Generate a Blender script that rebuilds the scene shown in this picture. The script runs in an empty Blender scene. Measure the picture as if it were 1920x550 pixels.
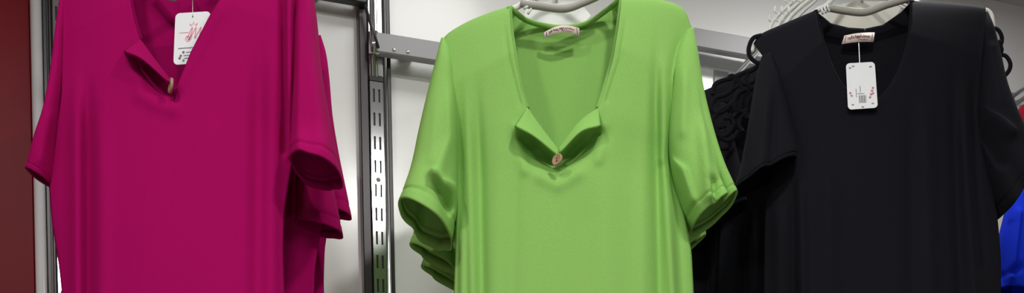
import bpy, math, random
import numpy as np
from mathutils import Matrix, Vector

C = bpy.context.scene.collection
S = bpy.context.scene
R = math.radians
# ------------------------------------------------------------------ camera, light, exposure
F, CX, CY, CAMZ, ROLL = 2080.0, 960.0, 1275.0, 1.5, R(1.2)
cam_d = bpy.data.cameras.new('camera'); cam = bpy.data.objects.new('camera', cam_d); C.objects.link(cam)
cam_d.sensor_fit = 'HORIZONTAL'; cam_d.sensor_width = 36.0; cam_d.lens = 36.0 * F / 1920.0
cam_d.shift_y = (CY - 275.0) / 1920.0
cam.matrix_world = Matrix.Translation((0, 0, CAMZ)) @ Matrix.Rotation(ROLL, 4, 'Y') @ Matrix.Rotation(R(90), 4, 'X')
S.camera = cam
S.view_settings.view_transform = 'Standard'; S.view_settings.look = 'None'
S.view_settings.exposure = 0.2; S.view_settings.gamma = 1.0; S.view_settings.use_curve_mapping = False
w = bpy.data.worlds.new('shop_air'); S.world = w; w.use_nodes = True
w.node_tree.nodes['Background'].inputs[0].default_value = (0.93, 0.97, 1.0, 1)
w.node_tree.nodes['Background'].inputs[1].default_value = 0.5

CEIL = 3.26
def lamp(name, loc, size, power, col=(1, .985, .96), target=None, spread=180):
    d = bpy.data.lights.new(name, 'AREA'); d.shape = 'DISK'; d.size = size; d.energy = power; d.color = col
    d.spread = R(spread)
    o = bpy.data.objects.new(name, d); C.objects.link(o); o.location = loc
    if target is not None:
        o.rotation_euler = (Vector(target) - Vector(loc)).to_track_quat('-Z', 'Y').to_euler()
    return o
# ceiling downlights: one close to the rail, one added to brighten the wall, the rest further out over the aisle
lamp('ceiling_downlight', (0.06, 2.02, CEIL - .02), .36, 1.9)
lamp('ceiling_downlight', (1.0, 2.25, CEIL - .02), .26, 4.8)  # unseen lamp added to lift the dull right part of the wall
lamp('ceiling_downlight', (0.47, 1.02, CEIL - .02), .13, 10)
lamp('ceiling_downlight', (-0.75, 0.75, CEIL - .02), .16, 10)
lamp('ceiling_downlight', (-0.1, -0.2, CEIL - .02), .5, 25)
lamp('ceiling_downlight', (1.5, -0.2, CEIL - .02), .5, 12)
lamp('ceiling_downlight', (-1.6, -0.2, CEIL - .02), .5, 8)
lamp('ceiling_downlight', (0.2, -2.2, CEIL - .02), .6, 26)

# ------------------------------------------------------------------ pixel <-> place
cr, sr = math.cos(ROLL), math.sin(ROLL)
def P(px, py, Y):
    px = np.asarray(px, float); py = np.asarray(py, float); Y = np.asarray(Y, float)
    a = (px - CX) / F; b = (CY - py) / F
    return np.stack([Y * (a * cr + b * sr), Y + 0 * a, CAMZ + Y * (-a * sr + b * cr)], -1)
def PX(v):
    v = np.asarray(v, float); x, y, z = v[..., 0], v[..., 1], v[..., 2] - CAMZ
    return CX + F * (x * cr - z * sr) / y, CY - F * (x * sr + z * cr) / y
TH = R(18); W0 = np.array([-.29, 2.40]); EU = np.array([math.cos(TH), math.sin(TH)]); EN = np.array([math.sin(TH), -math.cos(TH)])
def W(u, z, d=0.0):
    p = W0 + u * EU + d * EN
    return Vector((p[0], p[1], z))
def wall_hit(px, py, d=0.0):            # (u, z) on the plane d in front of the display wall
    r = P(px, py, 1.0) - np.array([0, 0, CAMZ])
    o = W0 + d * EN
    k = (o @ EN) / (r[:2] @ EN)
    q = r * k
    return float((q[:2] - o) @ EU), float(CAMZ + q[2])

# ------------------------------------------------------------------ materials
def mat(name, col, rough=.5, metal=0.0, **kw):
    m = bpy.data.materials.new(name); m.use_nodes = True
    b = m.node_tree.nodes['Principled BSDF']
    b.inputs['Base Color'].default_value = (*col, 1); b.inputs['Roughness'].default_value = rough; b.inputs['Metallic'].default_value = metal
    for k, v in kw.items():
        b.inputs[k.replace('_', ' ')].default_value = v
    return m
def lin(r, g, b):
    f = lambda c: (c / 255 / 12.92) if c / 255 <= .04045 else ((c / 255 + .055) / 1.055) ** 2.4
    return (f(r), f(g), f(b))
def noise_bump(m, scale, strength, dist=.002, colvar=0.0, stretch=(1, 1, 1)):
    nt = m.node_tree; b = nt.nodes['Principled BSDF']
    tc = nt.nodes.new('ShaderNodeTexCoord'); mp = nt.nodes.new('ShaderNodeMapping'); n = nt.nodes.new('ShaderNodeTexNoise'); bp = nt.nodes.new('ShaderNodeBump')
    mp.inputs['Scale'].default_value = stretch
    n.inputs['Scale'].default_value = scale; n.inputs['Detail'].default_value = 4
    bp.inputs['Strength'].default_value = strength; bp.inputs['Distance'].default_value = dist
    nt.links.new(tc.outputs['Object'], mp.inputs['Vector']); nt.links.new(mp.outputs['Vector'], n.inputs['Vector'])
    nt.links.new(n.outputs['Fac'], bp.inputs['Height']); nt.links.new(bp.outputs['Normal'], b.inputs['Normal'])
    if colvar:
        c = b.inputs['Base Color'].default_value[:3]
        mx = nt.nodes.new('ShaderNodeMix'); mx.data_type = 'RGBA'
        mx.inputs['A'].default_value = (*[x * (1 - colvar) for x in c], 1); mx.inputs['B'].default_value = (*[x * (1 + colvar) for x in c], 1)
        nt.links.new(n.outputs['Fac'], mx.inputs['Factor']); nt.links.new(mx.outputs['Result'], b.inputs['Base Color'])
    return m
def fabric(name, col, sheen=.15, sheen_tint=None, var=.12):
    m = mat(name, col, .9)
    b = m.node_tree.nodes['Principled BSDF']
    b.inputs['Sheen Weight'].default_value = sheen; b.inputs['Sheen Roughness'].default_value = .5
    b.inputs['Sheen Tint'].default_value = (*(sheen_tint or col), 1)
    b.inputs['Specular IOR Level'].default_value = .12
    return noise_bump(m, 420, .25, .001, var)
M = {}
M['green'] = fabric('green_jersey', lin(140, 190, 98), .1)
M['magenta'] = fabric('magenta_jersey', lin(160, 0, 88), .1)
M['black'] = fabric('black_jersey', lin(20, 20, 26), .03, (.3, .3, .4), .2)
M['blue'] = fabric('blue_jersey', lin(16, 48, 205), .1)
M['red'] = fabric('red_jersey', lin(118, 14, 32), .1)
M['chrome'] = mat('chrome', (.86, .86, .87), .09, 1.0)
M['satin'] = mat('satin_steel', (.33, .33, .34), .5, .15, Specular_IOR_Level=.3)
M['dark_reflect_steel'] = mat('dark_reflect_steel', (.045, .04, .042), .35, .4)  # near-black colour paints in the chrome strips' dark reflection; rail and strut share it
M['brushed'] = mat('brushed_chrome', (.74, .74, .75), .13, 1.0)
M['zinc'] = mat('bright_zinc', (.52, .52, .53), .12, .9)
M['bright_reflect_metal'] = mat('bright_reflect_tube', (.80, .80, .80), .25, .3)  # pale diffuse colour stands in for the chrome tube's bright reflection
M['slot'] = mat('recess_shade_black', (.006, .006, .007), .6)  # near-black paints the shade in the slots and the joint gap
M['wall'] = noise_bump(mat('white_gloss_panel', (.90, .91, .89), .22, 0, Coat_Weight=.12, Coat_Roughness=.15), 7, .008, .01)
M['red_panel'] = noise_bump(mat('red_gloss_panel', lin(112, 15, 24), .42, 0, Specular_IOR_Level=.10), 5, .02, .01, .12)
M['ceiling'] = noise_bump(mat('ceiling_paint', (.62, .62, .63), .8), 40, .1)
M['floor'] = noise_bump(mat('floor_tile', (.42, .39, .36), .3), 8, .05, .01, .2)
M['dim_wall'] = noise_bump(mat('shop_wall_paint', (.55, .53, .51), .8), 30, .1)
M['plastic'] = mat('white_plastic', (.80, .80, .77), .35, 0, Subsurface_Weight=.05)
M['bar'] = mat('shaded_white_plastic', (.42, .41, .37), .4)  # white plastic greyed to paint in the shade on the bar's underside
M['cream'] = noise_bump(mat('cream_plastic', (.78, .77, .68), .45), 30, .02)
M['plate'] = noise_bump(mat('frosted_plastic', (.86, .87, .86), .35), 30, .02)
M['card'] = noise_bump(mat('white_card', (.86, .88, .90), .5), 200, .05)
M['pink_ink'] = mat('pink_ink', lin(240, 160, 176), .6)
M['grey_ink'] = mat('grey_ink', lin(120, 118, 122), .6)
M['violet_ink'] = mat('violet_ink', lin(120, 90, 130), .6)
M['green_ink'] = mat('green_ink', lin(110, 160, 140), .6)
M['label'] = noise_bump(mat('satin_label', lin(226, 205, 198), .5), 300, .1)
M['label_ink'] = mat('label_ink', lin(96, 62, 70), .6)
M['string'] = mat('string', lin(225, 190, 195), .7)
M['button'] = noise_bump(mat('wood_button', lin(168, 136, 108), .5), 180, .1, .001, .15, (1, 1, 4))
M['hole'] = mat('button_hole', lin(70, 45, 34), .7)

# ------------------------------------------------------------------ mesh helpers
def obj(name, verts, faces, m, parent=None, smooth=True, weld=0.0):
    me = bpy.data.meshes.new(name)
    me.from_pydata([tuple(map(float, v)) for v in verts], [], [tuple(map(int, f)) for f in faces]); me.update()
    if weld:
        import bmesh
        bm = bmesh.new(); bm.from_mesh(me); bmesh.ops.remove_doubles(bm, verts=bm.verts, dist=weld); bm.to_mesh(me); bm.free()
    me.materials.append(m)
    if smooth:
        me.polygons.foreach_set('use_smooth', [True] * len(me.polygons))
    o = bpy.data.objects.new(name, me); C.objects.link(o)
    if parent:
        o.parent = parent; o.matrix_parent_inverse = Matrix.Identity(4)
    return o
def tag(o, label, cat, group=None):
    o['label'] = label; o['category'] = cat
    if group: o['group'] = group
    return o
def thing(name, label, cat, group=None, loc=(0, 0, 0), rz=0.0):
    o = bpy.data.objects.new(name, None); C.objects.link(o); o.location = loc; o.rotation_euler = (0, 0, rz)
    return tag(o, label, cat, group)
def local(verts, root):
    return np.asarray(verts, float) - np.array(root.location)
class MB:
    def __init__(s): s.v = []; s.f = []
    def add(s, v, f):
        n = len(s.v); s.v += [tuple(p) for p in v]; s.f += [tuple(i + n for i in q) for q in f]; return s
    def box(s, x0, x1, y0, y1, z0, z1, b=0.0):
        if b <= 0:
            v = [(x, y, z) for z in (z0, z1) for y in (y0, y1) for x in (x0, x1)]
            return s.add(v, [(0, 2, 3, 1), (4, 5, 7, 6), (0, 1, 5, 4), (2, 6, 7, 3), (0, 4, 6, 2), (1, 3, 7, 5)])
        ring = [(x0 + b, y0), (x1 - b, y0), (x1, y0 + b), (x1, y1 - b), (x1 - b, y1), (x0 + b, y1), (x0, y1 - b), (x0, y0 + b)]
        cx, cy = (x0 + x1) / 2, (y0 + y1) / 2
        v = []
        for z, q in ((z0, b), (z0 + b, 0), (z1 - b, 0), (z1, b)):
            for x, y in ring:
                v.append((x - q * np.sign(x - cx) * .99, y - q * np.sign(y - cy) * .99, z))
        f = [tuple(range(7, -1, -1)), tuple(range(24, 32))]
        for r in range(3):
            for i in range(8):
                j = (i + 1) % 8; f.append((r * 8 + i, r * 8 + j, r * 8 + 8 + j, r * 8 + 8 + i))
        return s.add(v, f)
    def tube(s, pts, r, n=10, cap=True, flat=1.0):
        pts = np.asarray(pts, float); k = len(pts); rr = np.broadcast_to(np.asarray(r, float), (k,))
        t = np.gradient(pts, axis=0); t /= np.linalg.norm(t, axis=1)[:, None] + 1e-9
        up = np.array([0, 1.0, 0]) if abs(t[0, 1]) < .8 else np.array([0, 0, 1.0])
        v = []
        a = np.cross(t[0], up); a /= np.linalg.norm(a)
        for i in range(k):
            a = a - t[i] * (a @ t[i]); a /= np.linalg.norm(a) + 1e-9
            b = np.cross(t[i], a)
            for j in range(n):
                q = 2 * math.pi * j / n
                v.append(pts[i] + rr[i] * (math.cos(q) * a + flat * math.sin(q) * b))
        f = [(i * n + j, i * n + (j + 1) % n, (i + 1) * n + (j + 1) % n, (i + 1) * n + j) for i in range(k - 1) for j in range(n)]
        if cap: f += [tuple(range(n - 1, -1, -1)), tuple(range((k - 1) * n, k * n))]
        return s.add(v, f)
    def build(s, name, m, parent=None, smooth=True):
        v = s.v if parent is None else local(s.v, parent) if parent.type == 'EMPTY' and parent.rotation_euler.z == 0 else s.v
        return obj(name, v, s.f, m, parent, smooth)
def catmull(pts, n):
    pts = np.asarray(pts, float)
    if len(pts) == 2: return pts[0] + (pts[1] - pts[0]) * np.linspace(0, 1, n)[:, None]
    q = np.vstack([2 * pts[0] - pts[1], pts, 2 * pts[-1] - pts[-2]])
    out = []
    for t in np.linspace(0, len(pts) - 1 - 1e-6, n):
        i = int(t); u = t - i; a, b, c, d = q[i], q[i + 1], q[i + 2], q[i + 3]
        out.append(.5 * (2 * b + (c - a) * u + (2 * a - 5 * b + 4 * c - d) * u * u + (3 * b - a - 3 * c + d) * u ** 3))
    return np.array(out)
def by_y(poly, ys):
    p = np.array(sorted(poly, key=lambda q: q[1]), float)
    return np.interp(ys, p[:, 1], p[:, 0])
def smooth1(x, k):
    ker = np.hanning(2 * k + 3)[1:-1]; ker /= ker.sum()
    ext = np.concatenate([2 * x[0] - x[k:0:-1], x, 2 * x[-1] - x[-2:-k - 2:-1]])
    return np.convolve(ext, ker, 'valid')
def seg_dist(x, y, pl):
    best = np.full(x.shape, 1e9)
    for (ax, ay), (bx, by) in zip(pl[:-1], pl[1:]):
        dx, dy = bx - ax, by - ay; L = dx * dx + dy * dy + 1e-9
        t = np.clip(((x - ax) * dx + (y - ay) * dy) / L, 0, 1)
        best = np.minimum(best, np.hypot(x - ax - t * dx, y - ay - t * dy))
    return best
def fold_field(x, y, folds):            # >0 comes forward
    d = np.zeros_like(x)
    for pl, amp, wd in folds:
        (xa, ya), (xb, yb) = pl[0], pl[-1]
        g = 1.0
        if yb - ya > 120 and yb - ya > 2.5 * abs(xb - xa):      # a long hanging fold fades in from its upper end
            if yb > 540: pl = pl + [(xb, HEM + 60)]
            g = np.clip((y - ya) / (.45 * (min(yb, 560) - ya)), 0, 1); g = g * g * (3 - 2 * g)
        d += g * amp * np.exp(-(seg_dist(x, y, pl) / wd) ** 2)
    return d
def grid_faces(n, m, flip=False, wrap=False):
    f = []
    for i in range(n - 1):
        for j in range(m if wrap else m - 1):
            k = (j + 1) % m
            q = (i * m + j, i * m + k, (i + 1) * m + k, (i + 1) * m + j)
            f.append(q[::-1] if flip else q)
    return f

# ------------------------------------------------------------------ garment builder
HEM = 930.0
def panel(outer, inner, top, Y, D, folds, mir, nr=170, nc=64, back=False, amp_noise=.002, seed=0, vb=300, ua=300):
    """half a panel: outer = side seam and armhole, inner = middle and neckline, top = shoulder line"""
    ot, it = min(p[1] for p in outer), min(p[1] for p in inner)
    t = np.linspace(0, 1, nr); s = np.linspace(0, 1, nc)
    tv = .68
    yo = HEM + (ot - HEM) * t; yi = np.where(t < tv, HEM + (vb - HEM) * t / tv, vb + (it - vb) * (t - tv) / (1 - tv))
    xo = smooth1(by_y(outer, yo), 4); xi = by_y(inner, yi)
    xi[-1] = by_y(inner, [it])[0]; xo[-1] = by_y(outer, [ot])[0]
    X = xo[:, None] * (1 - s) + xi[:, None] * s
    Yp = yo[:, None] * (1 - s) + yi[:, None] * s
    tp = catmull(top, nc); lx = xo[-1] * (1 - s) + xi[-1] * s; ly = yo[-1] * (1 - s) + yi[-1] * s
    # resample the shoulder line by x share
    l = np.concatenate([[0], np.cumsum(np.hypot(*np.diff(tp, axis=0).T))]); l /= l[-1]
    tx = np.interp(s, l, tp[:, 0]); ty = np.interp(s, l, tp[:, 1])
    wt = np.clip((t - .86) / .14, 0, 1) ** 1.6
    X = X + wt[:, None] * (tx - lx); Yp = Yp + wt[:, None] * (ty - ly)
    ef = np.clip((ua + 20 - yo) / 190, 0, 1); ef = (.62 * ef * ef * (3 - 2 * ef))[:, None]
    prof = (ef + (1 - ef) * (1 - (1 - s) ** 2.6)[None, :]) * np.clip((1 - t) / .10, 0, 1)[:, None] ** .55
    off = D * prof * (1 if back else -1)
    if not back:
        edge = np.clip(s / .06, 0, 1)[None, :] * np.clip((1 - t) / .05, 0, 1)[:, None]
        off = off - fold_field(X, Yp, folds) * edge
        rng = np.random.RandomState(seed)
        for k in range(5):
            fx, fy, ph = rng.uniform(.006, .03), rng.uniform(.002, .007), rng.uniform(0, 6.28)
            off = off + amp_noise / (k + 1) * np.sin(fx * X + fy * Yp + ph) * edge
    V = P(X, Yp, Y + off).reshape(-1, 3)
    return V, grid_faces(nr, nc, flip=(mir != back))
def sleeve_mesh(sections, Y, folds=(), creases=(), n=72, rings=70, flip=False, wob=.0):
    """sections: (Ax,Ay, Bx,By, depth, centre offset) from the shoulder to the cuff"""
    sec = catmull(sections, rings); ph = np.linspace(0, 2 * math.pi, n, endpoint=False)
    tt = np.linspace(0, 1, rings)
    V = []
    for i in range(rings):
        ax, ay, bx, by, d, c = sec[i]
        cs, sn = np.cos(ph), np.sin(ph); cs = np.sign(cs) * abs(cs) ** .85; sn = np.sign(sn) * abs(sn) ** .75
        r = np.ones(n)
        for p0, wd, am, t0 in creases:
            dd = np.angle(np.exp(1j * (ph - p0)))
            r -= am * np.exp(-(dd / wd) ** 2) * np.clip((tt[i] - t0) / (1 - t0), 0, 1)
        x = (ax + bx) / 2 + (ax - bx) / 2 * cs * r; y = (ay + by) / 2 + (ay - by) / 2 * cs * r
        q = P(x, y, Y + c); q[:, 1] += d * sn * r
        fx, fy = PX(q)
        fr = np.clip(-sn * 3, 0, 1)
        q[:, 1] -= fold_field(fx, fy, folds) * fr
        # turned hem: a stitched groove a little above the opening
        g = 1 - .035 * math.exp(-((tt[i] - .90) / .012) ** 2)
        mid = q.mean(0); q = mid + (q - mid) * g
        V.append(q)
    V = np.array(V)
    # the doubled hem: turn the last ring inwards and up
    last = V[-1]; mid = last.mean(0)
    inn = mid + (last - mid) * .975; inn2 = inn + (V[-7] - last) * .8
    V = np.concatenate([V, inn[None], inn2[None]])
    return V.reshape(-1, 3), grid_faces(rings + 2, n, flip=not flip, wrap=True)
def trim_tube(px, Ys, r, n=90):
    p = catmull([(x, y, yy) for (x, y), yy in zip(px, Ys)], n)
    return P(p[:, 0], p[:, 1], p[:, 2])
def solid(o, th=.0016, off=0):
    m = o.modifiers.new('cloth_thickness', 'SOLIDIFY'); m.thickness = th; m.offset = off
    return o
def garment(spec, label, shift=(0, 0, 0), detail=True, sl_d=1.0, seed=0, group=None, adjR=(0, 0), adjL=(0, 0)):
    Y = spec['Y']; m = M[spec['mat']]; D = spec.get('D', .035) * (1 if detail else .5); DB = spec.get('DB', .03) * (1 if detail else .4)
    sh = np.array(shift, float)
    if 'root_px' in spec: rp = spec['root_px']
    else: rp = ((spec['L'][-1][0] + spec['R'][-1][0]) / 2, HEM)
    base = P(rp[0], rp[1], Y) + sh
    root = thing('blouse', label, 'blouse', group, tuple(base))
    V, Fc = [], []
    def put(v, f):
        n = sum(len(a) for a in V); V.append(v); Fc.extend([tuple(i + n for i in q) for q in f])
    fo = spec.get('folds', []) 
    put(*panel(spec['L'], spec['inL'], spec['topL'], Y, D, fo, False, seed=seed, vb=spec['vb'], ua=spec['ua'][0]))
    put(*panel(spec['R'], spec['inR'], spec['topR'], Y, D, fo, True, seed=seed, vb=spec['vb'], ua=spec['ua'][1]))
    bc = spec['backneck']; k = min(range(len(bc)), key=lambda i: -bc[i][1]); mid = bc[k]
    bl = [(mid[0], HEM)] + [mid] + bc[:k][::-1]; br = [(mid[0], HEM)] + [mid] + bc[k + 1:]
    put(*panel(spec['L'], bl, spec['topL'], Y, D + DB, [], False, back=True, vb=mid[1], ua=spec['ua'][0]))
    put(*panel(spec['R'], br, spec['topR'], Y, D + DB, [], True, back=True, vb=mid[1], ua=spec['ua'][1]))
    V = np.vstack(V) + sh
    solid(obj('body', local(V, root), Fc, m, root, weld=.0004), .0014)
    for side in ('sleeveL', 'sleeveR'):
        if side not in spec: continue
        sp = spec[side]
        sec = [(a, b, c, d, e * sl_d, g) for a, b, c, d, e, g in sp['sec']]
        if True:
            n = len(sec) - 1; adj = adjR if side == 'sleeveR' else adjL
            sec = [(a + adj[0] * i / n, b + adj[1] * i / n, c + .6 * adj[0] * i / n, d + adj[1] * i / n, e, g) for i, (a, b, c, d, e, g) in enumerate(sec)]
        v, f = sleeve_mesh(sec, Y, sp.get('folds', []), sp.get('creases', []), flip=(side == 'sleeveR'))
        solid(obj('sleeve', local(v + sh, root), f, m, root), .0014)
    # neck binding
    fb, bb = spec.get('binding', (None, None)) if detail else (None, None)
    if fb:
        for e in fb:
            mb = MB(); mb.tube(trim_tube(e, [Y - .002 - .010 * i / (len(e) - 1) for i in range(len(e))], .0) + sh, .0050, 8); mb.build('neck_binding', m, root)
    if bb:
        n = len(bb); mb = MB()
        mb.tube(trim_tube(bb, [Y + (D + DB) * (1 - abs(2 * i / (n - 1) - 1) ** 2.5) - .003 for i in range(n)], 0) + sh, .0046, 8)
        mb.build('neck_binding', m, root)
    return root
def flap(root, top, bot, Y, m, push=.03, n=34, k=16, y_top=-.012):
    """turned-out placket corner: fold line on the body, free edge standing forward"""
    a = catmull(top, n); b = catmull(bot, n); v = []
    u = np.linspace(0, 1, n)
    for j in np.linspace(0, 1, k):
        p = a * (1 - j) + b * j
        lift = push * (1 - u) ** .35 * u ** .12 * j ** 1.1
        v.append(P(p[:, 0], p[:, 1], Y + y_top - lift))
    v = np.array(v).reshape(-1, 3)
    o = obj('placket_flap', local(v, root), grid_faces(k, n), m, root); solid(o, .003)
    return o
def button(root, px, py, Y, rx, tilt, yaw):
    c = P(px, py, Y); n = 28
    Rm = Matrix.Rotation(yaw, 3, 'Z') @ Matrix.Rotation(tilt, 3, 'X') @ Matrix.Rotation(R(90), 3, 'X')
    prof = [(0, .0012), (.35, .0011), (.6, .0013), (.78, .0024), (.92, .0026), (1, .0016), (1, -.0012), (.9, -.002), (0, -.002)]
    v = []; f = []
    for r, z in prof:
        for j in range(n):
            q = 2 * math.pi * j / n; p = Rm @ Vector((r * rx * math.cos(q), r * rx * math.sin(q), z)); v.append(np.array(p) + c)
    b = obj('button', local(v, root), grid_faces(len(prof), n, wrap=True), M['button'], root)
    mb = MB()
    for dy in (-.22, .22):
        v = [];
        for r, z in ((.0, .0018), (.13, .0018), (.15, .0008)):
            for j in range(10):
                q = 2 * math.pi * j / 10; p = Rm @ Vector((r * rx * math.cos(q), dy * rx + r * rx * math.sin(q), z)); v.append(np.array(p) + c)
        mb.add(v, grid_faces(3, 10, wrap=True))
    v = local(mb.v, root); obj('button_hole', v, mb.f, M['hole'], b)
    return b

# strokes drawn on a small quad (tag or label): u right, v down, both 0..1
class Quad:
    def __init__(s, c, Y, arch=0.0, rise=0.0): s.c = np.array(c, float); s.Y = Y; s.arch = arch; s.rise = rise
    def __call__(s, u, v, off=0.0):
        a = s.c[0] * (1 - u) + s.c[1] * u; b = s.c[3] * (1 - u) + s.c[2] * u
        p = a * (1 - v) + b * v; k = math.sin(math.pi * min(1, max(0, u)))
        return P(p[0], p[1] - s.rise * k, s.Y - s.arch * k - off)
    def stroke(s, mb, pts, w, asp, n=0, lift=.0009):
        pts = catmull(pts, n) if n else np.asarray(pts, float)
        t = np.gradient(pts, axis=0); t[:, 1] *= asp; t /= np.linalg.norm(t, axis=1)[:, None] + 1e-9
        v = []
        for (u, q), (tx, ty) in zip(pts, t):
            v.append(s(u - ty * w / 2, q + tx * w / 2 / asp, lift)); v.append(s(u + ty * w / 2, q - tx * w / 2 / asp, lift))
        k = len(pts)
        mb.add(v, [(2 * i, 2 * i + 1, 2 * i + 3, 2 * i + 2) for i in range(k - 1)])
def scribble(q, mb, u0, u1, v, h, n, w, asp, seed):
    rng = random.Random(seed); pts = []
    for i in range(n * 2 + 1):
        pts.append((u0 + (u1 - u0) * i / (n * 2) + rng.uniform(-.3, .3) * (u1 - u0) / n / 2, v + (h if i % 2 else -h) * rng.uniform(.4, 1.1)))
    q.stroke(mb, pts, w, asp, n * 10)
def round_card(q, root, name, m, r=.13, asp=1.5, th=.0007, n=6):
    pts = []
    for cu, cv, a0 in ((1 - r, r / asp, -90), (1 - r, 1 - r / asp, 0), (r, 1 - r / asp, 90), (r, r / asp, 180)):
        for i in range(n + 1):
            a = R(a0 + 90 * i / n); pts.append((cu + r * math.cos(a), cv + r / asp * math.sin(a)))
    k = len(pts)
    v = [q(u, t, th / 2) for u, t in pts] + [q(u, t, -th / 2) for u, t in pts]
    f = [tuple(range(k - 1, -1, -1)), tuple(range(k, 2 * k))] + [(i, (i + 1) % k, k + (i + 1) % k, k + i) for i in range(k)]
    return obj(name, local(v, root), f, m, root, smooth=False)

# ------------------------------------------------------------------ the setting
def struct(name, mb, m, loc=(0, 0, 0), rz=0.0, smooth=False):
    o = mb.build(name, m, None, smooth); o['kind'] = 'structure'; o.location = loc; o.rotation_euler = (0, 0, rz); return o
def quad_face(name, pts, m):
    o = obj(name, pts, [(0, 1, 2, 3)], m, smooth=False); o['kind'] = 'structure'; return o
wl, wr = W(-3.2, 0), W(4.2, 0)
struct('wall_back', MB().box(-3.2, 4.2, 0, .08, 0, CEIL), M['wall'], tuple(W(0, 0)), TH)
fx0, fx1, fy0 = -4.0, 5.0, -4.5
struct('floor', MB().box(fx0, fx1, fy0, 4.2, -.1, 0), M['floor'])
struct('ceiling', MB().box(fx0, fx1, fy0, 4.2, CEIL, CEIL + .1), M['ceiling'])
struct('wall_front', MB().box(fx0, fx1, fy0 - .1, fy0, 0, CEIL), M['dim_wall'])
struct('wall_left', MB().box(fx0 - .1, fx0, fy0, 4.2, 0, CEIL), M['dim_wall'])
struct('wall_right', MB().box(fx1, fx1 + .1, fy0, 4.2, 0, CEIL), M['dim_wall'])

# red panel left of the first post
u1, _ = wall_hit(62, 300, .02)
o = struct('trim_1', MB().box(-1.6, 0, -.02, -.002, .0, CEIL - .004, .003), M['red_panel'], tuple(W(u1, 0)), TH)

# ------------------------------------------------------------------ slotted posts
def slotted_face(x0, x1, z0, z1, pitch, slot_h, cols, slot_w, y, zs):
    """front plate with real slot openings, plus recess walls"""
    mb = MB()
    xs = [x0]
    for c in cols: xs += [c - slot_w / 2, c + slot_w / 2]
    xs += [x1]
    zb = [z0]
    z = zs
    while z + slot_h / 2 < z1 - .01:
        if z - slot_h / 2 > z0 + .01: zb += [z - slot_h / 2, z + slot_h / 2]
        z += pitch
    zb += [z1]
    for i in range(len(zb) - 1):
        for j in range(len(xs) - 1):
            a, b, c, d = xs[j], xs[j + 1], zb[i], zb[i + 1]
            if i % 2 and j % 2:
                e = y + .0018
                mb.add([(a, y, c), (b, y, c), (b, y, d), (a, y, d), (a, e, c), (b, e, c), (b, e, d), (a, e, d)],
                       [(0, 1, 5, 4), (1, 2, 6, 5), (2, 3, 7, 6), (3, 0, 4, 7)])
            else:
                mb.add([(a, y, c), (b, y, c), (b, y, d), (a, y, d)], [(0, 1, 2, 3)])
    return mb
def bar_round(mb, x, y, r, z0, z1, n=20):
    mb.tube([(x, y, z0), (x, y, z1)], r, n)
uc, zc = wall_hit(706, 180, .035)
post = thing('slotted_upright_post', 'chrome slotted upright post between the magenta and green blouses', 'post', None, tuple(W(uc, 0)), TH)
PZ = CEIL - .005
mb = slotted_face(-.0145, .0145, 0, PZ, .0508, .028, (-.0058, .0058), .0042, -.036, (zc % .0508))
mb.box(-.0145, -.0135, -.036, -.002, 0, PZ); mb.box(.0135, .0145, -.036, -.002, 0, PZ)
mb.build('channel', M['zinc'], post, False)
MB().box(-.0133, .0133, -.0338, -.002, .002, PZ - .002).build('slot_shade_core', M['slot'], post, False)  # black block close behind the plate paints the slots' shade
MB().box(-.034, -.0155, -.030, -.001, 0, PZ, .002).build('side_strip', M['dark_reflect_steel'], post, False)
mb = MB(); bar_round(mb, .0205, -.026, .0052, 0, PZ); mb.build('edge_bead', M['chrome'], post)
MB().box(.0150, .0175, -.028, -.001, 0, PZ).box(.0262, .036, -.020, -.001, 0, PZ, .002).build('side_strip', M['dark_reflect_steel'], post, False)
_, zs = wall_hit(706, 337, .036)
mb = MB(); v = []
for r, y in ((0, -.0385), (.003, -.0385), (.005, -.0372), (.0055, -.036)):
    for j in range(16): v.append((r * math.cos(j * math.pi / 8), y, zs + r * math.sin(j * math.pi / 8)))
mb.add(v, grid_faces(4, 16, wrap=True)); mb.build('screw', M['satin'], post)
_, zk = wall_hit(700, 148, .036)
MB().box(-.0155, .0155, -.0375, -.030, zk - .005, zk + .006, .001).build('joint_gap_black', M['slot'], post, False)  # solid black box painting in the dark gap at the joint
# bracket sleeve over the joint, up to the cross rail
_, zt = wall_hit(706, 100, .036)
mb = MB(); bar_round(mb, -.006, -.0285, .0095, zk + .006, PZ, 28); mb.build('upper_tube', M['zinc'], post)
MB().box(.003, .0150, -.0374, -.030, zk + .006, PZ, .0015).build('upper_cover', M['brushed'], post, False)

ul, _ = wall_hit(73, 300, .03)
post2 = thing('slotted_upright_post', 'chrome tube and slotted upright post beside the red panel', 'post', None, tuple(W(ul, 0)), TH)
mb = MB(); bar_round(mb, 0, -.03, .0105, 0, PZ, 28); mb.build('tube', M['bright_reflect_metal'], post2)
MB().box(.0105, .028, -.026, -.001, 0, PZ, .002).build('side_strip', M['dark_reflect_steel'], post2, False)
mb = MB(); bar_round(mb, .0205, -.0265, .003, 0, PZ); mb.build('edge_bead', M['chrome'], post2)
mb = slotted_face(.0305, .056, 0, PZ, .0508, .028, (.0375, .049), .0042, -.036, ((zc + .02) % .0508))
mb.box(.0305, .0315, -.036, -.002, 0, PZ); mb.box(.055, .056, -.036, -.002, 0, PZ)
mb.build('channel', M['zinc'], post2, False)
MB().box(.0316, .0549, -.0338, -.002, .002, PZ - .002).build('slot_shade_core', M['slot'], post2, False)  # black backing that paints shade into these slots too

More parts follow.
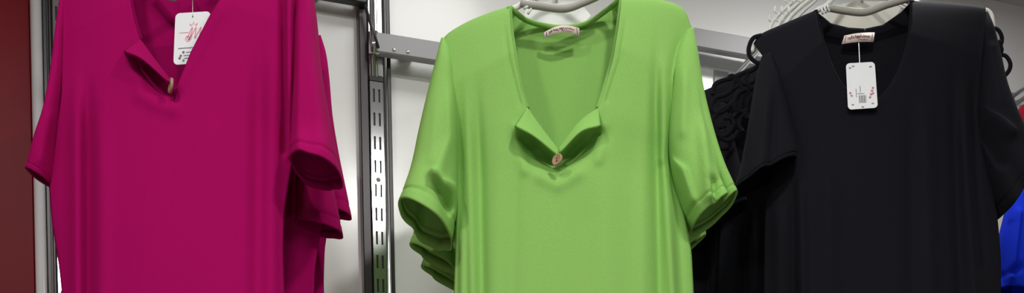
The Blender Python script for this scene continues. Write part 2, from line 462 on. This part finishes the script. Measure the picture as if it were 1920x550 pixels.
# cross rails
def rail(px0, px1, pxz, pyz, h, label, m, d=.06, depth=.02, holes=False):
    ua, _ = wall_hit(px0, pyz, d); ub, _ = wall_hit(px1, pyz, d); _, z = wall_hit(pxz, pyz, d)
    r = thing('cross_rail', label, 'rail', 'flat cross rails on the display wall', tuple(W(ua, z)), TH)
    L = ub - ua
    MB().box(0, L, -d, -d + depth, -h, 0, .0025).build('bar', M[m], r, False)
    if holes:
        mb = MB(); mb.tube([(.004, -d + depth * .5, -h - .001), (.004, -d + depth * .5, .001)], .0112, 24); mb.build('end_cap', M['zinc'], r)
    for k in (.07, L - .12):
        MB().box(k, k + .028, -d + depth, -.001, -h * .40, -h * .08, .002).build('bracket', M['satin'], r, False)
    if holes:
        for k in (.045, .075):
            mb = MB(); v = []
            for rr, y in ((0, -d - .003), (.0025, -d - .003), (.004, -d - .001), (.0042, -d)):
                for j in range(14): v.append((k + rr * math.cos(j * math.pi / 7), y, -h * .78 + rr * math.sin(j * math.pi / 7)))
            mb.add(v, grid_faces(4, 14, wrap=True)); mb.build('rivet', M['chrome'], r)
    return r
rail(699, 1225, 720, 61, .043, 'flat grey steel rail starting at the middle post, passing behind the green blouse', 'satin', holes=True)
rail(1238, 1800, 1310, 52, .045, 'flat grey steel rail between the green and black blouses', 'satin')
r0 = rail(110, 688, 690, -22, .032, 'thin steel rail along the top edge, right of the magenta blouse', 'dark_reflect_steel', d=.05)
mb = MB(); a = wall_hit(684, 9, .05); b = wall_hit(707, 95, .05)
mb.tube([W(*a, .05), W(*b, .062)], .0035, 8)
q = Matrix.Translation(r0.location) @ Matrix.Rotation(TH, 4, 'Z')
obj('strut', [tuple(q.inverted() @ Vector(p)) for p in mb.v], mb.f, M['dark_reflect_steel'], r0)

# ------------------------------------------------------------------ blouses
GREEN = dict(vb=284, ua=(310, 300), Y=1.95, mat='green', D=.04, DB=.02,
    L=[(846, HEM), (850, 640), (852, 550), (855, 450), (857, 385), (852, 320), (850, 250), (846, 180), (839, 125), (828, 76)],
    R=[(1306, HEM), (1302, 640), (1300, 550), (1296, 470), (1284, 410), (1262, 345), (1254, 300), (1258, 220), (1263, 140), (1274, 85), (1296, 52)],
    inL=[(1046, HEM), (1046, 300), (1046, 284), (1010, 236), (988, 203), (977, 168), (966, 110), (958, 60), (955, 13)],
    inR=[(1046, HEM), (1046, 300), (1046, 284), (1085, 232), (1122, 203), (1136, 160), (1150, 110), (1160, 50), (1166, -4)],
    topL=[(828, 76), (845, 60), (880, 40), (925, 22), (955, 13)], topR=[(1296, 52), (1284, 22), (1262, 6), (1220, -2), (1166, -4)],
    backneck=[(955, 13), (985, 38), (1020, 49), (1058, 53), (1100, 45), (1140, 18), (1166, -4)],
    binding=([[(955, 14), (958, 60), (966, 110), (977, 168), (988, 204)], [(1166, -3), (1160, 50), (1150, 110), (1136, 160), (1122, 204)]],
             [(957, 15), (985, 37), (1020, 48), (1058, 52), (1100, 44), (1140, 17), (1164, -3)]),
    folds=[([(872, 110), (880, 350), (885, 560)], .010, 9), ([(893, 110), (902, 350), (905, 560)], -.010, 9), ([(935, 160), (930, 560)], .005, 20),
           ([(965, 240), (968, 300), (960, 560)], -.004, 14), ([(868, 370), (866, 560)], .010, 7), ([(856, 400), (858, 560)], -.004, 5),
           ([(1232, 20), (1228, 200), (1236, 560)], -.011, 9), ([(1250, 60), (1246, 300), (1262, 560)], .013, 9), ([(1208, 150), (1205, 560)], .006, 14),
           ([(1268, 360), (1276, 560)], -.006, 8), ([(1130, 250), (1140, 560)], .004, 26), ([(1100, 330), (1085, 560)], -.003, 30),
           ([(1275, 80), (1262, 140)], -.003, 8), ([(1243, 90), (1240, 300)], .004, 7),
           ([(1000, 275), (1046, 312), (1085, 270)], -.020, 20), ([(985, 255), (1020, 290)], -.012, 14), ([(1110, 245), (1070, 290)], -.012, 16),
           ([(968, 240), (985, 320)], .005, 10), ([(1128, 240), (1122, 300)], .005, 10), ([(1015, 330), (1046, 345), (1080, 325)], .006, 14), ([(942, 18), (953, 110), (975, 196)], -.0035, 4), ([(1178, 0), (1163, 110), (1138, 190)], -.0035, 4), ([(980, 262), (1000, 292), (1046, 306), (1090, 285), (1120, 255)], -.016, 17)],
    sleeveL=dict(sec=[(828, 74, 838, 84, .010, .0), (818, 118, 850, 128, .030, 0), (803, 180, 856, 190, .042, 0), (787, 250, 858, 262, .052, 0),
                      (773, 318, 858, 330, .060, .0), (760, 364, 856, 398, .080, .004), (749, 396, 847, 452, .092, .006)],
                 folds=[([(840, 140), (846, 260), (820, 325)], .010, 12), ([(813, 330), (830, 345), (856, 360)], .022, 8), ([(822, 352), (842, 385)], -.022, 10), ([(832, 372), (846, 440)], -.015, 9), ([(826, 160), (810, 300)], .004, 10)],
                 creases=[(R(40), .35, .28, .6), (R(75), .22, -.08, .6), (R(130), .3, .12, .6)]),
    sleeveR=dict(sec=[(1300, 56, 1284, 62, .010, 0), (1308, 110, 1262, 120, .030, 0), (1318, 180, 1256, 190, .042, 0), (1336, 255, 1252, 268, .050, 0),
                      (1354, 315, 1262, 335, .058, 0), (1370, 355, 1280, 395, .066, .004), (1378, 374, 1298, 428, .070, .006)],
                 folds=[([(1250, 306), (1275, 325), (1292, 380)], .020, 11), ([(1258, 330), (1285, 400)], -.018, 12), ([(1312, 200), (1322, 300), (1330, 370)], .014, 9), ([(1338, 340), (1342, 380)], -.016, 8), ([(1285, 100), (1280, 250)], .006, 9)],
                 creases=[(R(-58), .17, .5, .3), (R(50), .4, .15, .6)]))
MAG = dict(vb=168, ua=(330, 285), Y=1.85, mat='magenta', D=.04, DB=.02,
    L=[(124, HEM), (120, 640), (117, 550), (110, 490), (98, 420), (92, 345), (104, 260), (116, 180), (118, 60), (119, -30)],
    R=[(538, HEM), (535, 640), (533, 550), (530, 470), (532, 400), (543, 330), (552, 290), (556, 200), (556, 60), (575, -38)],
    inL=[(325, HEM), (326, 200), (326, 166), (290, 115), (262, 75), (252, 40), (244, 0), (238, -40), (236, -70)],
    inR=[(325, HEM), (326, 200), (328, 172), (358, 98), (392, 32), (412, 0), (436, -40), (446, -74)],
    topL=[(119, -30), (140, -44), (190, -60), (236, -70)], topR=[(575, -38), (560, -58), (520, -70), (446, -74)],
    backneck=[(236, -70), (265, -35), (300, -12), (340, -6), (385, -18), (420, -45), (446, -74)],
    binding=([[(236, -70), (244, 0), (252, 40), (262, 75)]], None),
    folds=[([(144, 90), (146, 560)], .012, 13), ([(166, 110), (166, 560)], -.019, 13), ([(192, 150), (190, 560)], .006, 18), ([(400, 60), (390, 560)], .003, 40),
           ([(486, -10), (482, 560)], -.007, 15), ([(512, -10), (508, 560)], .008, 14), ([(460, 0), (455, 560)], .004, 16),
           ([(529, -200), (530, 60), (532, 285)], -.014, 6), ([(542, -200), (543, 290)], .010, 7), ([(553, -200), (554, 290)], -.012, 5), ([(275, 128), (312, 172)], -.020, 16), ([(262, 112), (300, 155)], -.014, 14),
           ([(262, 118), (262, 180)], .004, 12), ([(285, 190), (326, 205)], .005, 14), ([(335, 160), (372, 90), (410, 20)], .005, 14)],
    sleeveL=dict(sec=[(119, -30, 130, -24, .010, 0), (113, 60, 130, 70, .028, 0), (106, 140, 128, 150, .036, 0), (94, 215, 118, 225, .040, 0),
                      (76, 268, 106, 280, .040, 0), (61, 308, 98, 328, .034, 0), (54, 323, 92, 343, .030, .0)],
                 folds=[([(100, 220), (80, 300)], .004, 10)]),
    sleeveR=dict(sec=[(576, -44, 568, -42, .004, 0), (587, -6, 560, 6, .022, 0), (594, 50, 557, 60, .034, 0), (600, 120, 556, 130, .040, 0), (612, 195, 552, 205, .046, 0),
                      (624, 255, 549, 262, .050, 0), (633, 298, 548, 292, .060, .0), (640, 334, 548, 312, .068, .002)],
                 folds=[([(566, 0), (562, 280)], .007, 10), ([(584, 60), (606, 280)], .004, 14)],
                 creases=[(R(60), .3, .12, .6), (R(120), .3, -.08, .6)]))
BLACK = dict(vb=203, ua=(300, 230), Y=2.1, mat='black', D=.04, DB=.02,
    L=[(1424, HEM), (1430, 640), (1433, 550), (1434, 450), (1436, 380), (1448, 300), (1458, 220), (1450, 160), (1436, 112), (1413, 82)],
    R=[(1888, HEM), (1880, 640), (1876, 550), (1876, 480), (1870, 410), (1856, 340), (1840, 270), (1834, 220), (1838, 150), (1846, 70), (1849, 13)],
    inL=[(1622, HEM), (1622, 260), (1622, 203), (1598, 186), (1568, 148), (1546, 95), (1535, 50), (1529, 20)],
    inR=[(1622, HEM), (1622, 260), (1622, 203), (1652, 186), (1682, 145), (1702, 90), (1709, 45), (1710, 2)],
    topL=[(1413, 82), (1428, 64), (1470, 45), (1505, 30), (1529, 20)], topR=[(1848, 13), (1820, 9), (1770, 5), (1710, 2)],
    backneck=[(1529, 20), (1558, 44), (1590, 52), (1622, 54), (1655, 47), (1688, 24), (1710, 2)],
    binding=([[(1529, 21), (1535, 50), (1546, 95), (1568, 148), (1598, 186), (1622, 202)], [(1710, 3), (1709, 45), (1702, 90), (1682, 145), (1652, 186), (1622, 202)]], None),
    folds=[([(1487, 300), (1489, 560)], -.012, 8), ([(1500, 290), (1506, 560)], .010, 10), ([(1460, 330), (1462, 560)], .009, 12), ([(1552, 240), (1556, 560)], .007, 18),
           ([(1705, 150), (1710, 560)], -.007, 14), ([(1735, 120), (1745, 560)], .008, 16), ([(1785, 100), (1790, 300), (1800, 560)], -.012, 10), ([(1806, 90), (1812, 300), (1830, 560)], .012, 10), ([(1822, 120), (1826, 300), (1842, 500)], -.010, 7)],
    sleeveL=dict(sec=[(1428, 108, 1446, 106, .012, -.012), (1418, 150, 1458, 152, .030, -.014), (1409, 205, 1470, 200, .040, -.018), (1400, 260, 1480, 245, .048, -.02),
                      (1390, 310, 1487, 275, .052, -.022), (1378, 350, 1490, 292, .054, -.024), (1374, 362, 1490, 304, .054, -.024)],
                 folds=[([(1440, 130), (1425, 340)], .010, 10), ([(1455, 160), (1448, 320)], -.008, 10), ([(1415, 180), (1402, 340)], -.006, 7)]),
    sleeveR=dict(sec=[(1851, 24, 1844, 26, .005, .004), (1860, 60, 1832, 64, .022, .006), (1871, 115, 1830, 120, .032, .008), (1881, 170, 1832, 190, .042, .004), (1897, 220, 1838, 260, .052, 0),
                      (1916, 268, 1850, 320, .060, 0), (1926, 292, 1868, 375, .066, 0), (1934, 306, 1882, 402, .074, 0)],
                 folds=[([(1840, 215), (1865, 228), (1890, 250)], .020, 12), ([(1850, 250), (1880, 300)], -.02, 12), ([(1858, 90), (1872, 190)], .005, 10)],
                 creases=[(R(-120), .35, .25, .5), (R(50), .3, .2, .5)]))

def neck_label(root, q, seed, m='label'):
    nu = 24; v = []
    for t in (0, 1):
        for i in range(nu + 1): v.append(q(i / nu, t))
    l = obj('neck_label', local(v, root), grid_faces(2, nu + 1), M['label'], root); solid(l, .0006)
    mb = MB(); scribble(q, mb, .14, .56, .42, .26, 7, .018, .32, seed); scribble(q, mb, .46, .86, .40, .16, 8, .014, .32, seed + 1); scribble(q, mb, .5, .8, .74, .08, 6, .012, .32, seed + 2)
    for u in (.07, .93): q.stroke(mb, [(u, .1), (u + .01, .9)], .02, .32)
    obj('lettering', local(mb.v, root), mb.f, M['label_ink'], l)
    return l

g1 = garment(GREEN, 'green blouse hanging frontmost in the centre, with two turned-out placket flaps', seed=3)
Yg = GREEN['Y']
flap(g1, [(989, 203), (1015, 240), (1047, 283)], [(966, 237), (1003, 257), (1048, 294)], Yg - .028, M['green'], .034)
flap(g1, [(1122, 203), (1086, 230), (1048, 281)], [(1126, 236), (1088, 248), (1049, 288)], Yg - .028, M['green'], .030)
button(g1, 1045, 300, Yg - .058, .0105, R(-8), R(-42))
neck_label(g1, Quad([(1020, 61), (1086, 53), (1087, 68), (1019, 72)], Yg + .030, .014, 9), 5)
g2 = garment(GREEN, 'green blouse second in the stack, its left cuff showing just below the front blouse', (.004, .155, 0), False, .38, 4, adjR=(-30, 0))
g3 = garment(GREEN, 'green blouse hindmost in the stack, its lowest dark cuff at the bottom left', (.018, .245, -.008), False, .34, 5, adjR=(-90, 0))

m1 = garment(MAG, 'magenta blouse hanging frontmost on the left, with button and white swing tag', seed=8)
Ym = MAG['Y']
flap(m1, [(263, 74), (290, 112), (322, 155)], [(233, 97), (268, 112), (320, 158)], Ym - .028, M['magenta'], .034)
button(m1, 320.5, 161, Ym - .052, .0118, R(-6), R(-62))
MAG2 = dict(MAG); MAG2['R'] = [(x + (52 if y > 280 else 0), y) for x, y in MAG['R']]
m2 = garment(MAG2, 'magenta blouse second in the stack, dark cuff below the front sleeve', (-.018, .125, -.045), False, .5, 9, adjL=(40, -20))
m3 = garment(MAG2, 'magenta blouse hindmost in the stack, sleeve edge nearest the middle post', (-.012, .20, .018), False, .40, 10, adjL=(40, 0))

b1 = garment(BLACK, 'black blouse hanging frontmost on the right, with white hang tag and strappy shoulder', seed=12)
Yb = BLACK['Y']
neck_label(b1, Quad([(1583, 67), (1640, 61), (1638, 79), (1578, 83)], Yb + .040, .006, 2), 15)
b2 = garment(BLACK, 'black blouse second in the stack, straps looped over its left shoulder', (-.055, .17, .0), False, .45, 13)
b3 = garment(BLACK, 'black blouse hindmost in the stack, mostly hidden beside the green sleeve', (-.115, .26, .01), False, .40, 14, adjL=(30, 0))

def strap(root, pts, Y, r=.0042, n=26, dY=None):
    p = catmull([(x, y, Y if len(q) == 0 else Y + q[0]) for x, y, *q in pts], n)
    MB().tube(P(p[:, 0], p[:, 1], p[:, 2]), r, 8, True, .55).build('shoulder_strap', M['black'], root)
# straps on the front black blouse
strap(b1, [(1428, 66), (1412, 72), (1404, 90), (1406, 106), (1420, 118), (1436, 116)], Yb - .002)
strap(b1, [(1850, 58), (1868, 54), (1878, 68), (1876, 84), (1862, 96), (1856, 100)], Yb + .004)
strap(b1, [(1856, 82), (1870, 84), (1878, 92), (1872, 104), (1858, 108)], Yb - .002)
strap(b1, [(1866, 106), (1884, 104), (1894, 118), (1892, 132), (1880, 146), (1874, 150)], Yb + .002)
strap(b1, [(1862, 96), (1874, 78), (1876, 92), (1868, 104)], Yb - .006)
# straps on the second and third
Y2 = Yb + .105
for pts in ([(1424, 120), (1410, 132), (1392, 138), (1378, 150), (1374, 170)], [(1432, 124), (1416, 150), (1396, 158), (1384, 150), (1372, 142), (1364, 150)],
            [(1404, 130), (1400, 150), (1408, 166), (1420, 168), (1424, 184)], [(1376, 146), (1352, 152), (1340, 160), (1336, 178)],
            [(1384, 160), (1360, 178), (1342, 184), (1334, 200), (1342, 212), (1360, 206), (1374, 190)], [(1400, 168), (1384, 176), (1376, 196), (1384, 210), (1402, 206), (1410, 190)],
            [(1372, 196), (1352, 206), (1338, 222), (1344, 238), (1362, 236)], [(1410, 200), (1396, 214), (1386, 232), (1392, 248)], [(1366, 214), (1376, 230), (1370, 246), (1356, 256), (1340, 252)],
            [(1394, 182), (1388, 204), (1374, 220), (1356, 222)], [(1340, 236), (1354, 260), (1372, 262), (1384, 246)], [(1420, 150), (1412, 178), (1402, 198), (1400, 224)],
            [(1336, 262), (1350, 278), (1366, 276)], [(1380, 140), (1386, 158), (1398, 172)]):
    strap(b2, pts, Y2, .0046)

BLUE = dict(vb=420, ua=(330, 380), Y=2.46, mat='blue', D=.04, DB=.02, root_px=(2080, HEM),
    L=[(1898, HEM), (1898, 640), (1897, 550), (1900, 470), (1915, 400), (1925, 330), (1928, 280), (1925, 238)],
    R=[(2292, HEM), (2290, 550), (2285, 430), (2272, 380), (2270, 300), (2284, 232)],
    inL=[(2105, HEM), (2105, 420), (2060, 330), (2038, 260), (2030, 190)], inR=[(2105, HEM), (2105, 420), (2150, 330), (2172, 260), (2180, 186)],
    topL=[(1925, 238), (1940, 222), (1985, 205), (2030, 190)], topR=[(2284, 232), (2262, 208), (2225, 194), (2180, 186)],
    backneck=[(2030, 190), (2060, 214), (2105, 222), (2150, 212), (2180, 186)],
    folds=[([(1920, 440), (1918, 560)], .008, 8)],
    sleeveL=dict(sec=[(1922, 240, 1932, 246, .010, -.01), (1914, 285, 1936, 292, .026, -.012), (1900, 345, 1938, 352, .034, -.014), (1886, 405, 1938, 412, .04, -.018),
                      (1876, 450, 1934, 462, .044, -.02), (1871, 500, 1930, 512, .046, -.02), (1868, 545, 1926, 556, .046, -.02)],
                 folds=[([(1908, 400), (1894, 520)], .012, 7), ([(1896, 420), (1884, 530)], -.012, 7), ([(1890, 515), (1912, 500)], -.012, 6)]),
    sleeveR=dict(sec=[(2288, 236, 2276, 242, .010, 0), (2300, 290, 2270, 300, .03, 0), (2325, 380, 2272, 395, .042, 0), (2345, 450, 2280, 475, .05, 0), (2354, 490, 2286, 520, .05, 0)]))
blue = garment(BLUE, 'bright blue blouse at the right edge, behind the black sleeve', seed=21)
RED = dict(BLUE); RED.update(Y=2.62, mat='red', folds=[], root_px=(2070, HEM))
def moved(l, dx, dy): return [(x + dx, max(-400, y + dy)) if y < HEM else (x + dx, y) for x, y in l]
for k in ('L', 'R', 'inL', 'inR', 'topL', 'topR', 'backneck'): RED[k] = moved(RED[k], -20, -26)
RED.pop('sleeveL'); RED.pop('sleeveR')
red = garment(RED, 'dark red blouse glimpsed at the right edge above the blue blouse', seed=22)

# ------------------------------------------------------------------ hangers
def hanger(px_arms, px_bar, apex, Y, label, group=None, plate=None, clips=(), shift=(0, 0, 0), apex_off=0.0, plate_mat='plate'):
    sh = np.array(shift, float)
    base = P(apex[0], apex[1], Y) + sh
    r = thing('clothes_hanger', label, 'hanger', group, tuple(base))
    L, Rr = px_arms
    path = catmull([*L, apex, *Rr[::-1]], 90)
    mb = MB(); mb.tube(P(path[:, 0], path[:, 1], Y + .006) + sh, .0048, 12); mb.build('shoulder_arm', M['plastic'], r)
    if px_bar:
        b = catmull(px_bar, 40)
        mb = MB(); mb.tube(P(b[:, 0], b[:, 1], Y + .002) + sh, .0066, 14, True); mb.build('cross_bar', M['bar'], r)
    c = P(apex[0], apex[1], Y + .006) + sh
    hk = [c, c + [0, 0, .03], c + [0, .0, .05]] + [c + [.022 + .022 * math.cos(a), 0, .055 + .022 * math.sin(a)] for a in np.linspace(math.pi, -.4, 14)]
    mb = MB(); mb.tube(catmull(hk, 50), .002, 8); mb.build('hook', M['chrome'], r)
    if plate:
        n = len(plate); pv = np.array(plate, float)
        dp = Y + .074 + 0 * pv[:, 1]
        v = np.vstack([P(pv[:, 0], pv[:, 1], dp), P(pv[:, 0], pv[:, 1], dp + .0035)]) + sh
        f = [tuple(range(n - 1, -1, -1)), tuple(range(n, 2 * n))] + [(i, (i + 1) % n, n + (i + 1) % n, n + i) for i in range(n)]
        xm = float(pv[:, 0].mean()); mb = MB(); mb.tube(P([apex[0], xm, xm], [apex[1] + 4, -14, 4], [Y + .006, Y + .06, Y + .0745]) + sh, .003, 8); mb.build('plate_stem', M['plastic'], r)
        obj('neck_plate', local(v, r), f, M[plate_mat], r, smooth=False)
    for x0, y0, x1, y1 in clips:
        mb = MB(); mb.tube(P([x0, (x0 + x1) / 2, x1], [y0, (y0 + y1) / 2, y1], Y - .001) + sh, .0022, 8); mb.build('notch', M['plastic'], r)
    return r
GA = ([(842, 88), (868, 62), (915, 38), (948, 24), (962, 17), (984, 3)], [(1285, 62), (1262, 28), (1225, 14), (1180, 6), (1166, -2), (1130, -24)])
GB = [(976, 6), (1010, 11), (1058, 16), (1095, 4), (1135, -14)]
GP = [(982, 30), (990, 8), (1040, 0), (1086, 2), (1108, 29), (1088, 52), (1046, 60), (1008, 54)]
hg = hanger(GA, GB, (1056, -62), Yg, 'white plastic hanger inside the front green blouse neck', None, GP, [(982, 16, 990, 12), (990, 26, 996, 16)])
BA = ([(1408, 98), (1425, 78), (1470, 58), (1510, 38), (1532, 20), (1556, 4)], [(1862, 52), (1856, 26), (1835, 18), (1770, 14), (1706, 3), (1670, -16)])
BB = [(1552, 14), (1585, 20), (1622, 23), (1660, 10), (1706, -4)]
BP = [(1545, 38), (1562, 12), (1600, 2), (1670, 2), (1690, 14), (1678, 34), (1640, 60), (1600, 62), (1562, 52)]
hb = hanger(BA, BB, (1612, -60), Yb, 'cream white plastic hanger inside the front black blouse neck', None, BP, [(1545, 10, 1549, 24), (1551, 8, 1555, 22), (1540, 14, 1543, 26)], plate_mat='cream')
MA = ([(128, -18), (150, -34), (200, -50), (236, -66), (262, -80)], [(572, -26), (555, -46), (515, -60), (446, -70), (412, -88)])
hm = hanger(MA, [(262, -66), (300, -22), (322, -6), (350, -22), (420, -70)], (335, -130), Ym, 'white plastic hanger inside the front magenta blouse neck')

# spare hangers above the left shoulder of the black blouse
Ye = Yb + .06
for i, (dx, lab) in enumerate(((0, 'curved white hanger above the black shoulder, nearest the hanger neck'), (-13, 'curved white hanger above the black shoulder, middle of three'), (-26, 'curved white hanger above the black shoulder, leftmost of three'))):
    r = thing('clothes_hanger', lab, 'hanger', 'spare white hangers behind the black blouse', tuple(P(1560 + dx, -70, Ye + .02 * i)))
    Y = Ye + .02 * i
    arc = [(1468 + dx, 62 + i * 6), (1472 + dx, 48), (1486 + dx, 28), (1508 + dx, 8), (1535 + dx, -14), (1570 + dx, -60)]
    p = catmull(arc, 40); mb = MB(); mb.tube(P(p[:, 0], p[:, 1], Y), .0034 if i else .0042, 10); 
    arc2 = [(1480 + dx, 62), (1490 + dx, 40), (1508 + dx, 20), (1530 + dx, 0), (1562 + dx, -40), (1570 + dx, -60)]
    p = catmull(arc2, 40); mb.tube(P(p[:, 0], p[:, 1], Y), .0028, 10)
    arcr = [(1570 + dx, -60), (1640 + dx, -30), (1720 + dx, 14), (1770 + dx, 40)]
    p = catmull(arcr, 30); mb.tube(P(p[:, 0], p[:, 1], Y), .0034, 10)
    mb.build('shoulder_arm', M['plastic'], r)
    mb = MB()
    for (x, y) in ((1484, 26), (1504, 6), (1474, 42)):
        mb.tube(P([x + dx, x - 7 + dx, x - 5 + dx], [y, y - 5, y - 14], Y), .0018, 6)
    mb.build('notch', M['plastic'], r)
    c = P(1570 + dx, -60, Y)
    hk = [c, c + [0, 0, .03]] + [c + [.02 + .02 * math.cos(a), 0, .05 + .02 * math.sin(a)] for a in np.linspace(math.pi, -.4, 14)]
    MB().tube(catmull(hk, 40), .002, 8).build('hook', M['chrome'], r)

# ------------------------------------------------------------------ face-out arms that carry the stacks
def arm(u, z, reach, label, twin=False):
    r = thing('face_out_arm', label, 'display arm', None, tuple(W(u, z)), TH)
    mb = MB(); mb.tube([(0, -.001, 0), (0, -reach, 0)], .006, 14); mb.tube([(0, -reach + .008, 0), (0, -reach, 0), (0, -reach - .006, .03)], .006, 14); mb.build('tube', M['chrome'], r)
    if twin:
        mb = MB(); mb.tube([(.012, -.001, .034), (.012, -reach * .9, .034)], .006, 12); mb.build('upper_tube', M['chrome'], r)
    MB().box(-.014, .026, -.004, -.0005, -.03, .05, .001).build('wall_plate', M['satin'], r, False)
    return r
def arm_through(apex, Y, label):        # the arm whose top the hanger hook rests on
    p = P(apex[0], apex[1], Y) + np.array([.022, .006, .077 - .009])
    d = float((p[:2] - W0) @ EN); u = float((p[:2] - W0) @ EU)
    return arm(u, p[2], d + .05, label)
arm_through((1056, -62), Yg, 'chrome display arm carrying the green blouses')
arm_through((1612, -60), Yb, 'chrome display arm above the black blouses, among the white hangers')
arm_through((335, -130), Ym, 'chrome display arm carrying the magenta blouses')
arm(*wall_hit(1886, 208), .36, 'chrome display arm sticking out at the right edge above the blue blouse', True)

# ------------------------------------------------------------------ hang tags
q = Quad([(329, 25), (395, 21), (391, 117), (325, 122)], Ym + .016)
t = thing('hang_tag', 'white swing tag with pink monogram in the magenta neckline', 'tag', None, tuple(P(361, 30, Ym + .016)))
c = round_card(q, t, 'card', M['card'], .13, 1.45)
mb = MB(); A = 1.45
q.stroke(mb, [(.36, .52), (.44, .36), (.50, .30), (.46, .44), (.40, .54), (.50, .42), (.60, .30), (.585, .44), (.58, .50), (.66, .40), (.74, .30), (.72, .44), (.76, .53), (.84, .46)], .028, A, 80)
q.stroke(mb, [(.40, .48), (.34, .46), (.32, .52), (.38, .56), (.46, .52), (.50, .44)], .022, A, 30)
q.stroke(mb, [(.13, .385), (.40, .385)], .012, A); q.stroke(mb, [(.78, .385), (.95, .385)], .012, A)
q.stroke(mb, [(.46, .27), (.42, .22), (.48, .25), (.53, .19), (.57, .25), (.64, .22), (.60, .27)], .014, A, 30)
obj('monogram', local(mb.v, t), mb.f, M['pink_ink'], c, smooth=False)
def mark(name, m, fn):
    mb = MB(); fn(mb); return obj(name, local(mb.v, t), mb.f, M[m], c, smooth=False)
mark('text_line', 'grey_ink', lambda mb: scribble(q, mb, .12, .80, .685, .008, 14, .016, A, 3))
for v_, a, b in ((.77, .34, .5), (.83, .28, .44), (.885, .3, .42)): mark('text_line', 'grey_ink', lambda mb: scribble(q, mb, a, b, v_, .006, 5, .012, A, 4))
mark('punch_hole', 'grey_ink', lambda mb: mb.add([q(.495 + .022 * math.cos(a), .085 + .015 * math.sin(a), .0009) for a in np.linspace(0, 6.28, 14, endpoint=False)], [tuple(range(14))]))
for u, v_, mm in ((.27, .765, 'violet_ink'), (.20, .83, 'grey_ink'), (.17, .875, 'violet_ink'), (.28, .925, 'green_ink')):
    mb = MB(); mb.add([q(u + .035 * math.cos(a), v_ + .024 * math.sin(a), .0009) for a in np.linspace(0, 2 * math.pi, 14, endpoint=False)], [tuple(range(14))]); obj('icon', local(mb.v, t), mb.f, M[mm], c, smooth=False)
p = catmull([(361.5, 30), (361, 10), (360, -10), (352, -24)], 24); MB().tube(P(p[:, 0], p[:, 1], np.linspace(Ym + .0150, Ym + .040, 24)), .0007, 6).build('string', M['string'], t)

q = Quad([(1586, 119), (1640, 116), (1646, 202), (1590, 206)], Yb - .052)
t = thing('hang_tag', 'white tag with grey print hanging in the black neckline', 'tag', None, tuple(P(1611, 125, Yb - .052)))
c = round_card(q, t, 'card', M['card'], .13, 1.6)
A = 1.6
mark('barcode', 'grey_ink', lambda mb: [q.stroke(mb, [(.40 + k * .028, .71), (.40 + k * .028, .87)], .012 + .010 * (k % 3 == 0), A) for k in range(9)])
mark('text_line', 'grey_ink', lambda mb: scribble(q, mb, .34, .58, .67, .006, 6, .012, A, 5))
for u_, v0, v1 in ((.44, .50, .64), (.30, .56, .74)): mark('text_line', 'grey_ink', lambda mb: q.stroke(mb, [(u_ + .012 * (k % 2), v0 + (v1 - v0) * k / 12) for k in range(13)], .016, A))
for u, v_ in ((.14, .1), (.25, .07), (.85, .1), (.17, .9), (.84, .9), (.5, .96)): mark('corner_mark', 'grey_ink', lambda mb: scribble(q, mb, u - .04, u + .04, v_, .015, 3, .012, A, int(u * 100)))
for u, v_ in ((.1, .64), (.14, .70), (.84, .62), (.88, .56), (.80, .70), (.76, .76), (.87, .68)): mark('floral_print', 'pink_ink', lambda mb: scribble(q, mb, u - .03, u + .04, v_, .025, 3, .016, A, int(u * 77)))
p = catmull([(1612, 124), (1611, 100), (1610, 81)], 20); MB().tube(P(p[:, 0], p[:, 1], np.linspace(Yb - .0525, Yb + .030, 20)), .0008, 6).build('string', M['card'], t)
